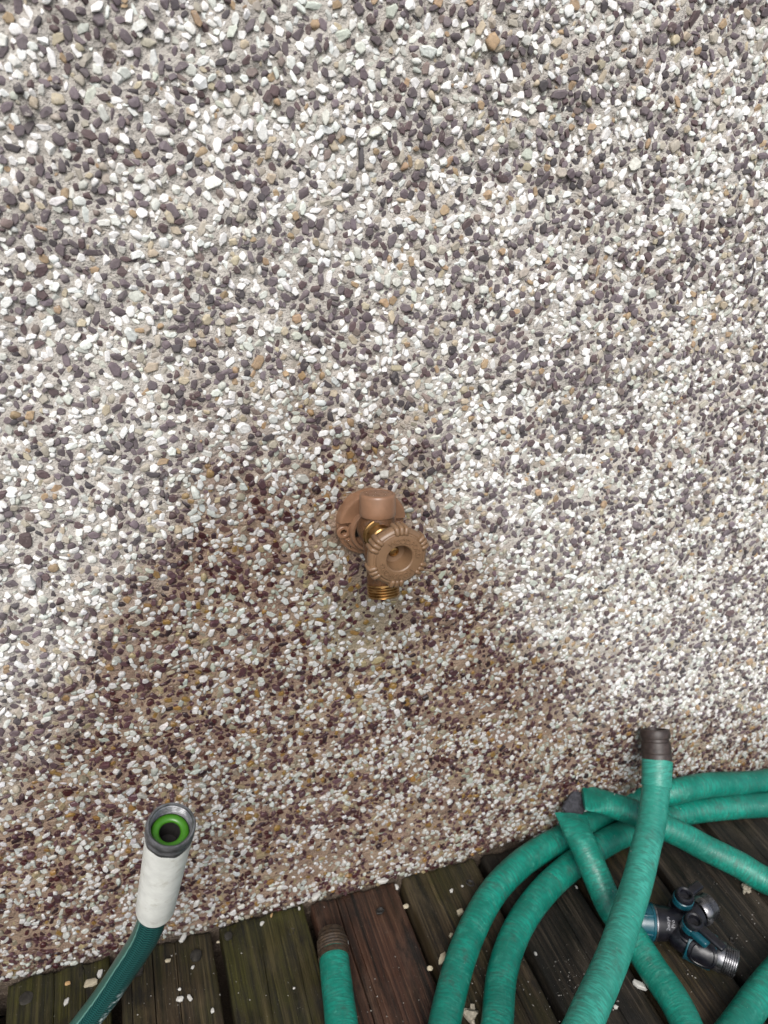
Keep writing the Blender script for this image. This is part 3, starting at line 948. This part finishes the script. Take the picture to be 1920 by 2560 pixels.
pr += [(t_ + .0006, .0128), (t_ + .0012, .0150), (t_ + .0085 * k_, .0155), (t_ + .0090 * k_, .0146)]
t_ += .0100 * k_
q = (L * .80 - t_) / 4
for k in range(4):
    pr += [(t_, .0148), (t_ + q * .3, .0167), (t_ + q * .6, .0167), (t_ + q * .95, .0149)]; t_ += q
pr += [(L * .82, .0160), (L - .001, .0167), (L + .001, .0166), (L + .001, .0150)]
b.lathe(c0, dv, pr, 48, cap0=False, cap1=False)
b.lathe(c0, dv, [(.001, .0105), (.012, .0100)], 24, cap0=False)
b.build('threaded_coupling', M_OXBRASS, hB)

# the big hose: free end, folded loop and the coils, one tube from end to end
hC = thing('garden_hose', DK(1400, 2300, 0), 'long green hose coiled on the deck with a kinked loop', 'hose')
W_ = lambda px, py, out: on_wall(px, py, out)
s4 = [at_depth(1641, 1964, .888), at_depth(1628, 2064, .858), at_depth(1614, 2122, .838), at_depth(1595, 2200, .807), at_depth(1567, 2289, .770), at_depth(1533, 2390, .727), at_depth(1459, 2560, .655)]
s4b = s4[-1] + (s4[-1] - s4[-2]) * 1.0 + Vector((0, 0, -.012))
s5a, s5b = DK(1853, 2552, R), DK(1912, 2470, R)
s5d = (s5b - s5a).normalized()
tail = [s4b, s4b + (s4b - s4[-1]) * .9 + Vector((.02, 0, -.04)), Vector((.235, -.66, R + .01)), Vector((.30, -.71, R)), Vector((.37, -.68, R)), s5a - s5d * .12 + Vector((-.012, -.012, 0)), s5a - s5d * .05]
s5 = [DK(1853, 2552, R), DK(1912, 2470, R), DK(1990, 2380, R)]
leg1 = [DK(1920, 2203, .020), DK(1850, 2163, .024), DK(1760, 2118, .034), DK(1697, 2084, .047), DK(1640, 2058, .055), DK(1580, 2030, .061), DK(1524, 2011, .068)]
d5 = (s5[2] - s5[1]); d5.z = 0; d5.normalize()
d1_ = (leg1[0] - leg1[1]); d1_.z = 0; d1_.normalize()
den = d5.x * d1_.y - d5.y * d1_.x
w0 = leg1[0] - s5[2]
XC = s5[2] + d5 * ((w0.x * d1_.y - w0.y * d1_.x) / den); XC.z = R      # where the two runs cross, out of the picture to the right
bis = (d5 + d1_).normalized()
mid1 = [XC + d5 * .02, XC + d5 * .12, XC + d5 * .17 + bis * .07, XC + bis * .27, XC + d1_ * .17 + bis * .07, XC + d1_ * .12 + Vector((0, 0, .006)), XC + d1_ * .01 + Vector((0, 0, .0335))]
kk = DK(1457, 1987, .075)
legs2 = [DK(1428, 2036, .071), DK(1440, 2072, .069), DK(1462, 2120, .063), DK(1488, 2182, .050), DK(1529, 2272, .031), DK(1572, 2330, .021), DK(1624, 2410, R), DK(1716, 2562, R)]
flat = (R * 1.32, R * .30)
flat2 = (R * 1.12, R * .72)
def dirs(p, q): return (q - p).normalized()
ptsC = [(s4[0] + (s4[0] - s4[1]).normalized() * .006, e(1.0))] + [(p, e()) for p in s4 + tail + s5 + mid1 + leg1[:-1]]
legL = leg1[-1]
kd = (kk - legL).normalized()
ptsC1 = ptsC + [(legL, (R * 1.12, R * .85)), (kk, (R * 1.72, R * .16))]
k2 = legs2[0]
ptsC2 = [(k2, (R * 1.36, R * .16)), (legs2[1], (R * 1.16, R * .74)), (legs2[2], (R * 1.04, R * .95))] + [(p, e()) for p in legs2[3:]]
ptsC2 += [(Vector((.36, -.50, R)), e()), (Vector((.34, -.62, R)), e()), (Vector((.22, -.66, R)), e()), (Vector((.10, -.58, R)), e())]
s2 = [DK(1238, 2600, R), DK(1243, 2560, R), DK(1256, 2431, R), DK(1291, 2329, R), DK(1352, 2237, R), DK(1425, 2168, R), DK(1529, 2099, R), DK(1600, 2069, R), DK(1697, 2035, R), DK(1800, 2020, R), DK(1920, 2012, R)]
mid2 = [Vector((1.02, -.10, R)), Vector((1.12, -.20, R)), Vector((1.16, -.34, R)), Vector((1.24, -.34, R)), Vector((1.27, -.18, R)), Vector((1.18, -.05, R + .004)), Vector((1.04, -.025, R + .012))]
s1 = [W_(1920, 1952, .022), W_(1765, 1963, .022), W_(1681, 1980, .022), DK(1562, 2007, .024), DK(1400, 2099, R), DK(1360, 2120, R), DK(1299, 2162, R), DK(1228, 2238, R), DK(1159, 2378, R), DK(1111, 2560, R), DK(1098, 2660, R), DK(1110, 2800, R), DK(1110, 2800, R) + Vector((.1, -.1, 0))]
ptsC2 += [(p, e()) for p in s2 + mid2 + s1]
h1, P1, E1 = hose_mesh('hose_tube', ptsC1, hose_green_mat(.42), hC, rough=.0025, seed=2, step=.005, up=(-.3, -.8, .5))
h2, P2, E2 = hose_mesh('hose_tube', ptsC2, M_GREEN, hC, rough=.0025, seed=9, step=.005, up=(0, -.5, .85))
# where it is folded over: a creased lip joining both flattened ends, torn open over dark lining
M_LINER = plain('dark_liner', (.035, .035, .042), .8, var=.5, vs=260, bump=.7, bd=.002)
la = DK(1444, 2014, .069)
b = MB()
fd = dirs(kk, k2)
b.box(la + Vector((0, .004, -.004)), fd, fd.cross(Vector((0, -.6, .8))).normalized(), Vector((0, -.6, .8)), .038, .026, .007, .003, True)
b.build('torn_lining', M_LINER, hC)
# free end: cuff and coupling
ca = (s4[0] - s4[1]).normalized()
ce = at_depth(1637, 1823, .905)
cj = at_depth(1643, 1902, .898)
b = MB()
ax = (cj - s4[0]); AL = ax.length
b.lathe(s4[0] - ax.normalized() * .0015, ax, [(0, R * .99), (.0004, R * 1.10), (AL * .3, R * 1.08), (AL * .8, R * 1.11), (AL + .002, R * 1.12), (AL + .0022, R * .95)], 40)
hose_cuff = b.build('hose_cuff', hose_green_mat(9), hC)
uvl = hose_cuff.data.uv_layers.new(name='UVMap')
for lp in hose_cuff.data.loops:
    v = hose_cuff.data.vertices[lp.vertex_index].co
    uvl.data[lp.index].uv = (v.x * 9, v.z + v.y)
b = MB()
ax = (ce - cj); AL = ax.length
pr = [(0, .0150), (.001, .0176), (AL * .2, .0177), (AL * .24, .0171), (AL * .30, .0178), (AL * .36, .0171), (AL * .42, .0178), (AL * .50, .0171), (AL * .60, .0172), (AL * .62, .0160), (AL * .70, .0158), (AL * .72, .0172), (AL * .80, .0178), (AL * .97, .0176), (AL, .0168), (AL, .0135), (AL * .75, .0130)]
b.lathe(cj, ax, pr, 40)
b.build('hose_coupling', M_BLACKPL, hC)

# dark teal hose with a white sleeve, its end raised in front of the wall
TR = .0118
t0, t1 = at_depth(428, 2062, .525), at_depth(388, 2272, .615)
tv = (t1 - t0).normalized(); TL = (t1 - t0).length
hA = thing('garden_hose', DK(150, 2660, 0), 'dark teal hose with a white sleeve and green washer in its raised end', 'hose')
pts = [(t1 - tv * .03, (TR, TR)), (t1, (TR, TR)), (at_depth(366, 2335, .633), (TR, TR)), (at_depth(310, 2424, .662), (TR, TR)), (at_depth(262, 2495, .682), (TR, TR)), (at_depth(212, 2560, .698), (TR, TR)), (at_depth(150, 2640, .703), (TR, TR)), (DK(80, 2740, TR), (TR, TR)), (DK(0, 2860, TR), (TR, TR)), (DK(-100, 3060, TR), (TR, TR))]
STRIPE_U, SCUFF_U = .055, .41
M_TEAL = hose_teal_mat()
hose_mesh('hose_tube', pts, M_TEAL, hA, seg=40, step=.004, up=(0, -.4, .9))
M_WHITE = plain('white_sleeve', (.66, .67, .63), .5, var=.08, vs=90, bump=.25, bd=.0008, dirt=(.33, .30, .22), dscale=55, dlo=.50, dhi=.74, damt=.6)
b = MB()
b.lathe(t0, tv, [(.0150, .0150), (.0145, .0168), (.018, .01685), (TL * .35, .0164), (TL * .65, .0160), (TL - .004, .0158), (TL - .001, .0152), (TL, .0140), (TL, TR * .95)], 48, cap0=False, cap1=False)
b.build('white_sleeve', M_WHITE, hA)
M_ZINC = plain('dull_zinc', (.17, .172, .18), .40, .8, var=.35, vs=160, bump=.35, bd=.0008, dirt=(.05, .05, .05), dscale=120, dlo=.45, dhi=.65, damt=.6)
b = MB()
oct_ = lambda a, t: 1 + (.005 * math.cos(9 * a) + .005 * math.cos(4 * a + 1))
pr = [(.020, .0150), (.0195, .0164), (.0125, .0171), (.0105, .0174), (.0088, .0164), (.0078, .0163), (.0062, .0172), (.0036, .0174), (.0012, .0173), (0, .0165), (0, .0154), (.0010, .0149)]
t_ = .0014
for k in range(5):
    pr += [(t_, .0149), (t_ + .0006, .0140), (t_ + .0011, .0140), (t_ + .0017, .0149)]; t_ += .0022
pr += [(.0128, .0149), (.0130, .0080), (.030, .0078)]
b.lathe(t0, tv, pr, 60, cap0=False, cap1=False, rmod=oct_)
b.build('threaded_collar', M_ZINC, hA)
M_LIME = plain('green_washer', (.042, .165, .010), .35, var=.1, bump=.05)
b = MB()
pr = [(.0135 + .0022 * math.cos(a) - .0022, .0105 + .0031 * math.sin(a)) for a in np.linspace(0, 2 * math.pi, 20)]
b.lathe(t0, tv, pr, 48, cap0=False, cap1=False)
b.build('washer', M_LIME, hA)
b = MB(); b.lathe(t0, tv, [(.0129, .0077), (.030, .0074), (.0305, .0002)], 32, cap0=False)
b.build('bore', M_DARK, hA)

# ------------------------------------------------------------------ two-way hose splitter on the deck
M_BLACK = plain('black_rubber', (.005, .005, .008), .34, var=.3, vs=200, bump=.12, dirt=(.025, .025, .03), dscale=70, dlo=.55, dhi=.75, damt=.4)
M_TEALP = plain('teal_plastic', (.004, .058, .080), .28, var=.12, vs=90, bump=.08, dirt=(.02, .06, .07), dscale=60, dlo=.5, dhi=.75, damt=.6)
M_STEEL = plain('plated_metal', (.21, .21, .22), .28, .95, var=.2, vs=150, bump=.12, dirt=(.10, .10, .10), dscale=110, dlo=.52, dhi=.72, damt=.7)
M_INK = plain('white_print', (.26, .26, .28), .6)
h0 = .0200
C0 = DK(1697, 2312, h0)
ain = (C0 - DK(1640, 2306, h0)); ain.z = 0; ain.normalize()
b1 = (DK(1775, 2262, h0) - C0); L1 = b1.length; b1.normalize()
b2 = (DK(1846, 2414, h0) - DK(1705, 2345, h0)); b2.z = 0; b2.normalize()
B2S = DK(1705, 2345, h0); L2 = (DK(1846, 2414, h0) - B2S).length
sp = thing('hose_splitter', (C0.x, C0.y, 0), 'black and teal two way hose splitter with metal threads on the dark boards', 'hose splitter')
# the body is one skin: neck, shoulder and two branches
b = MB()
b.lathe(C0, -ain, [(-.014, .0130), (-.004, .0170), (.006, .0178), (.016, .0180), (.024, .0190), (.029, .0192), (.0305, .0180), (.0305, .010)], 40)
b.lathe(C0 - b1 * .008, b1, [(0, .0130), (.008, .0164), (.020, .0174), (L1 * .62, .0177), (L1 * .64, .0165)], 40)
b.lathe(B2S - b2 * .014, b2, [(0, .0080), (.006, .0130), (.016, .0152), (.026, .0155), (.034, .0150)], 40)
b.lathe(C0 + Vector((0, 0, .0)), (B2S - C0), [(-.004, .0150), (.0, .0158), ((B2S - C0).length, .0155), ((B2S - C0).length + .008, .0125)], 36)
b.build('body', M_BLACK, sp)
b = MB()
NT0 = C0 - ain * .0315
b.lathe(NT0, -ain, [(0, .0165), (.0004, .0200), (.003, .0202), (.0035, .0194), (.012, .0188), (.024, .0176), (.0250, .0168), (.0250, .009)], 48)
for k in range(6):
    a = k * math.pi / 3 + .3
    s_ = ain.cross(EZ).normalized()
    d_ = EZ * math.cos(a) + s_ * math.sin(a)
    capsule(b, NT0 + d_ * .0192 - ain * .0045, NT0 + d_ * .0178 - ain * .0225, .0016)
b.build('swivel_nut', M_TEALP, sp)
b = MB(); b.lathe(C0 - ain * .0296, -ain, [(0, .0195), (.0003, .0203), (.0019, .0203), (.0022, .0195)], 48)
b.build('metal_washer', M_STEEL, sp)
# branch sleeves, windows and threads
def outlet(o, d, t0_, len_thread, collar):
    b = MB(); G = 1.11
    pr = [(t0_ - .004, .0125 * G), (t0_, .0146 * G), (t0_ + collar, .0146 * G), (t0_ + collar + .0006, .0140 * G)]
    t_ = t0_ + collar + .001
    n = int(len_thread / .0022)
    for k in range(n):
        pr += [(t_, .0124 * G), (t_ + .0008, .0136 * G), (t_ + .0013, .0136 * G), (t_ + .0021, .0124 * G)]; t_ += .0022
    pr += [(t_ + .0004, .0120 * G), (t_ + .0004, .0096 * G), (t_ - .014, .0092 * G)]
    b.lathe(o, d, pr, 44, cap0=False)
    b.build('threaded_outlet', M_STEEL, sp)
    return t_
outlet(B2S, b2, L2 - .0265, .0135, .0095)
outlet(C0, b1, L1 - .0180, .0130, .0040)
b = MB()
b.lathe(B2S, b2, [(.004, .0150), (.005, .0188), (.010, .0192), (L2 - .028, .0188), (L2 - .0262, .0182), (L2 - .0262, .014)], 44)
b.build('teal_sleeve', M_TEALP, sp)
vw = (CAM - B2S); vw = (vw - b2 * vw.dot(b2)).normalized()
vw = (vw * .8 + (Vector((0, -1, 0)) - b2 * Vector((0, -1, 0)).dot(b2)).normalized() * .6).normalized()
sd_ = b2.cross(vw)
b = MB()
pcx = B2S + b2 * (L2 * .36)
rings = []
for (sc_, hh) in ((1.0, .0130), (1.0, .0194), (.97, .0202), (.80, .0208), (.76, .0202), (.72, .0208), (.3, .0213), (.02, .0214)):
    rg = []
    for i in range(36):
        a = 2 * math.pi * i / 36
        lx = .0150 * sc_ * math.copysign(abs(math.cos(a)) ** .75, math.cos(a)); ly = .0142 * sc_ * math.copysign(abs(math.sin(a)) ** .75, math.sin(a))
        drop_ = .0192 - math.sqrt(max(.0192 ** 2 - min(ly, .0160) ** 2, 1e-6)) if hh > .0125 else 0
        rg.append(pcx + b2 * lx + sd_ * ly + vw * (hh - drop_ * .9))
    rings.append(rg)
b.loft(rings, True)
b.build('grip_pad', M_BLACK, sp)
# valve posts with levers
def valve(o, post_h, lever_dir, lever_len, tealarm):
    b = MB()
    b.lathe(o, EZ, [(.006, .0140), (.0115, .0126), (.0125, .0112), (post_h * .55, .0108), (post_h * .58, .0118), (post_h * .66, .0118)], 36)
    b.build('valve_post', M_BLACK, sp)
    b = MB()
    b.lathe(o, EZ, [(post_h * .66, .0095), (post_h * .66, .0116), (post_h * .86, .0114), (post_h * .89, .0106), (post_h * .93, .006)], 36)
    s_ = EZ.cross(lever_dir)
    if tealarm:
        b.box(o + EZ * (post_h * .78) + lever_dir * .013 - s_ * .004, lever_dir, s_, EZ, .020, .014, post_h * .26, .0025, True)
    b.build('teal_dial', M_TEALP, sp)
    b = MB()
    tp = o + EZ * post_h
    b.lathe(tp, EZ, [(-.005, .0106), (.0004, .0104), (.0024, .0094), (.0030, .0078), (.0020, .0062), (-.0015, .0052), (-.0022, .001)], 32)
    b.box(tp + lever_dir * (lever_len * .5 + .005) + EZ * -.0012, lever_dir, s_, EZ, lever_len, .0105, .0058, .0024, True)
    b.build('lever', M_BLACK, sp)
v1 = DK(1712, 2238, .052); v2 = DK(1735, 2303, .052)
def lev(p, px, py):
    d = DK(px, py, .052) - p; l_ = d.length; d.z = 0; return d.normalized(), l_
d1, l1 = lev(v1, 1745, 2214)
d2, l2 = lev(v2, 1808, 2368)
valve(Vector((v1.x, v1.y, h0)), .032, d1, l1, False)
valve(Vector((v2.x, v2.y, h0)), .032, d2, l2 - .003, True)
# white print on the shoulder
txc = C0 - ain * .016
nrm = (CAM - txc); nrm = (nrm - ain * nrm.dot(ain)).normalized()
td = ain.cross(nrm) * -1                             # reading direction, across the body
b = MB()
for txt, off, size in (('2ways', .000, .0056), ('Pro', .0054, .0056)):
    vs, fs = text_faces(txt, size, .00015)
    pv = []
    for v in vs:
        th = v.x / .0180
        rr = .0180 + v.z + .0004
        pv.append(txc + ain * (off - v.y - .001) * 1.0 + nrm * (rr * math.cos(th)) - td * (rr * math.sin(th)) * -1)
    b.add(pv, fs, False)
b.build('white_lettering', M_INK, sp)

# ------------------------------------------------------------------ loose stone flakes lying on the boards
M_FLAKE = [plain('white_flake', (.44, .43, .40), .7, var=.15, bump=.4), plain('cream_flake', (.40, .35, .25), .75, var=.2, bump=.4), plain('tan_flake', (.38, .24, .11), .7, var=.25, bump=.4), plain('grey_flake', (.30, .27, .21), .8, var=.3, vs=300, bump=.8, dirt=(.14, .12, .09), dscale=200, damt=.6)]
flakes = [  # px, py, size mm, aspect, angle, material, label
    (457, 2345, 8.5, 1.9, 55, 0, 'white oval chip at the wall edge just right of the teal hose'),
    (420, 2401, 6.0, 1.5, 10, 1, 'pinkish crumb right of the teal hose by the crack in the board'),
    (482, 2418, 4.2, 1.7, 60, 0, 'small pale splinter just below the large round nail head'),
    (450, 2497, 7.5, 1.5, 15, 0, 'white triangular chip, left one of two lying side by side'),
    (474, 2494, 6.5, 2.0, -60, 0, 'white slim chip, right one of two lying side by side'),
    (531, 2527, 5.0, 1.3, 80, 0, 'white wedge chip on the board edge near the bottom of the picture'),
    (655, 2308, 5.5, 1.4, 60, 0, 'white pointed chip near the wall end of the mossy olive board'),
    (679, 2288, 4.2, 1.9, 75, 2, 'amber splinter on the mossy olive board under the wall'),
    (748, 2271, 4.0, 1.4, 90, 0, 'little white chip at the top right corner of the olive board'),
    (790, 2240, 11.0, 1.8, 45, 0, 'ragged white flake in the board gap above the brass coupling'),
    (957, 2202, 11.0, 2.2, 15, 0, 'long white flake wedged between the reddish board and the wall'),
    (992, 2218, 6.5, 1.8, -75, 0, 'white chip in the board gap right under the wall'),
    (1015, 2266, 6.5, 1.4, 20, 1, 'cream chip sitting in the gap right of the reddish board'),
    (1105, 2396, 11.0, 2.2, 70, 1, 'long cream flake touching the left coil of green hose'),
    (1075, 2421, 6.5, 1.5, 0, 1, 'brownish cream flake beside the gap left of the coil'),
    (868, 2355, 5.0, 1.9, -75, 0, 'white splinter touching the right side of the brass coupling'),
    (1129, 2227, 5.2, 1.2, 30, 0, 'round white chip on the board left of the coil top'),
    (1156, 2215, 3.4, 1.2, 0, 0, 'tiny white chip beside a knot near the coil top'),
    (1150, 2280, 9.5, 1.3, 40, 1, 'square beige flake half against the outer coil'),
    (1128, 2338, 6.0, 1.6, 70, 1, 'narrow beige flake beside the outer coil below the square one'),
    (1339, 2384, 4.5, 1.5, -60, 0, 'small pale chip right of the inner coil on the dark board'),
    (1178, 2535, 17.0, 1.2, 60, 3, 'large grey chunk between the two green coils at the bottom'),
    (1866, 2222, 13.0, 1.15, 0, 3, 'large beige lump alone on the dark board at the right'),
    (1600, 2463, 12.5, 2.0, -35, 0, 'white jagged flake beside the lower hose leg'),
    (1441, 2218, 4.0, 1.5, -60, 0, 'small pale chip on the board right of the inner coil top'),
    (1539, 2517, 5.5, 1.3, 20, 0, 'white chip between the two crossing hoses at the bottom'),
    (169, 2458, 6.0, 1.2, 0, 2, 'tan round chip on the leftmost olive board'),
    (227, 2456, 12.0, 1.7, 20, 1, 'cream angular flake left of the teal hose'),
    (250, 2434, 7.5, 1.6, 70, 0, 'white chip touching the upper side of the teal hose'),
    (166, 2504, 7.0, 1.9, 70, 0, 'white slim chip below the tan one on the left board'),
    (449, 2473, 3.6, 1.2, 0, 0, 'tiny white chip above the pair of white chips'),
    (545, 2355, 3.6, 1.3, 0, 1, 'tiny cream chip in the gap left of the mossy board'),
    (820, 2472, 3.4, 1.4, 0, 0, 'tiny white chip left of the middle hose end'),
    (735, 2470, 3.0, 1.4, 40, 0, 'tiny pale chip on the right side of the mossy board')]
for n_, (px, py, mm, asp, ang, mi, lab) in enumerate(flakes):
    sz = mm * .00046
    v, f, _s = SHAPES[(n_ * 5) % 36]
    p = on_deck(px, py, sz * .35)
    if p.y > -.006: p = on_wall(px, py, .0075)
    a = math.radians(ang)
    # picture angle -> deck angle by way of two points
    dvec = on_deck(px + 10 * math.cos(a), py - 10 * math.sin(a), sz * .35) - on_deck(px, py, sz * .35); dvec.z = 0; dvec.normalize()
    sv = EZ.cross(dvec)
    th = sz * (.42 if mi < 3 else .8) / 1
    zc = max(p.z, th * .55 - .0006)
    if mi == 3:
        v, f, _s = SHAPES[36 + (n_ % 20)]
    b = MB()
    b.add([Vector((p.x, p.y, zc)) + dvec * q[0] * sz * math.sqrt(asp) + sv * q[1] * sz / math.sqrt(asp) + EZ * q[2] * th for q in v], [tuple(x) for x in f], False)
    if mi == 3:
        for (ox, oy, ss) in ((.9, .3, .45), (-.7, -.6, .4), (-.2, .8, .5)):
            b.add([Vector((p.x, p.y, zc)) + dvec * (q[0] * ss + ox) * sz + sv * (q[1] * ss + oy) * sz + EZ * (q[2] * ss - .1) * th for q in SHAPES[7][0]], [tuple(x) for x in SHAPES[7][1]], False)
    o = b.build('stone_flake', M_FLAKE[mi], None, piv=(p.x, p.y, 0))
    tag(o, lab, 'stone chip', 'stone chips fallen on the deck')

# sand and grit washed off the wall
rnd = random.Random(77)
V_, F_ = [], []
tet = [(1, 0, -.5), (-.6, .8, -.4), (-.5, -.9, -.4), (.1, 0, .8)]
def grit(p, s_):
    k = len(V_); a = rnd.uniform(0, 6.28)
    for q in tet:
        V_.append((p.x + s_ * (q[0] * math.cos(a) - q[1] * math.sin(a)) * rnd.uniform(.6, 1.3), p.y + s_ * (q[0] * math.sin(a) + q[1] * math.cos(a)) * rnd.uniform(.6, 1.3), p.z + s_ * q[2] * .7))
    F_.extend([(k, k + 1, k + 3), (k + 1, k + 2, k + 3), (k + 2, k, k + 3), (k, k + 2, k + 1)])
spots = [(650, 2480, 160), (1220, 2420, 60), (1330, 2480, 70), (1480, 2490, 90), (1760, 2380, 120), (350, 2480, 120), (1460, 2440, 50), (1000, 2480, 130), (1820, 2260, 90)]
for k in range(600):
    cx_, cy_, sp_ = spots[rnd.randrange(len(spots))]
    px, py = rnd.gauss(cx_, sp_), rnd.gauss(cy_, sp_ * .7)
    p = on_deck(px, py, 0)
    if p.y > -.012 or plank_at(p.x) is None: continue
    p.z = .0004
    grit(p, .00028 + .0010 * rnd.random() ** 3)
for (pts_, n_) in ((P2, 130), (P1, 90)):
    for k in range(n_):
        i = rnd.randrange(len(pts_) - 1)
        q = pts_[i]
        t = (pts_[i + 1] - q).normalized(); s_ = t.cross(EZ).normalized(); u_ = s_.cross(t)
        a = rnd.gauss(0, .5)
        grit(q + (u_ * math.cos(a) + s_ * math.sin(a)) * (R + .0001), .0003 + .0007 * rnd.random() ** 3)
me = mesh_np('grit', V_, F_, plain('pale_grit', (.32, .30, .27), .8))
o = bpy.data.objects.new('grit', me); COL.objects.link(o)
tag(o, kind='stuff')
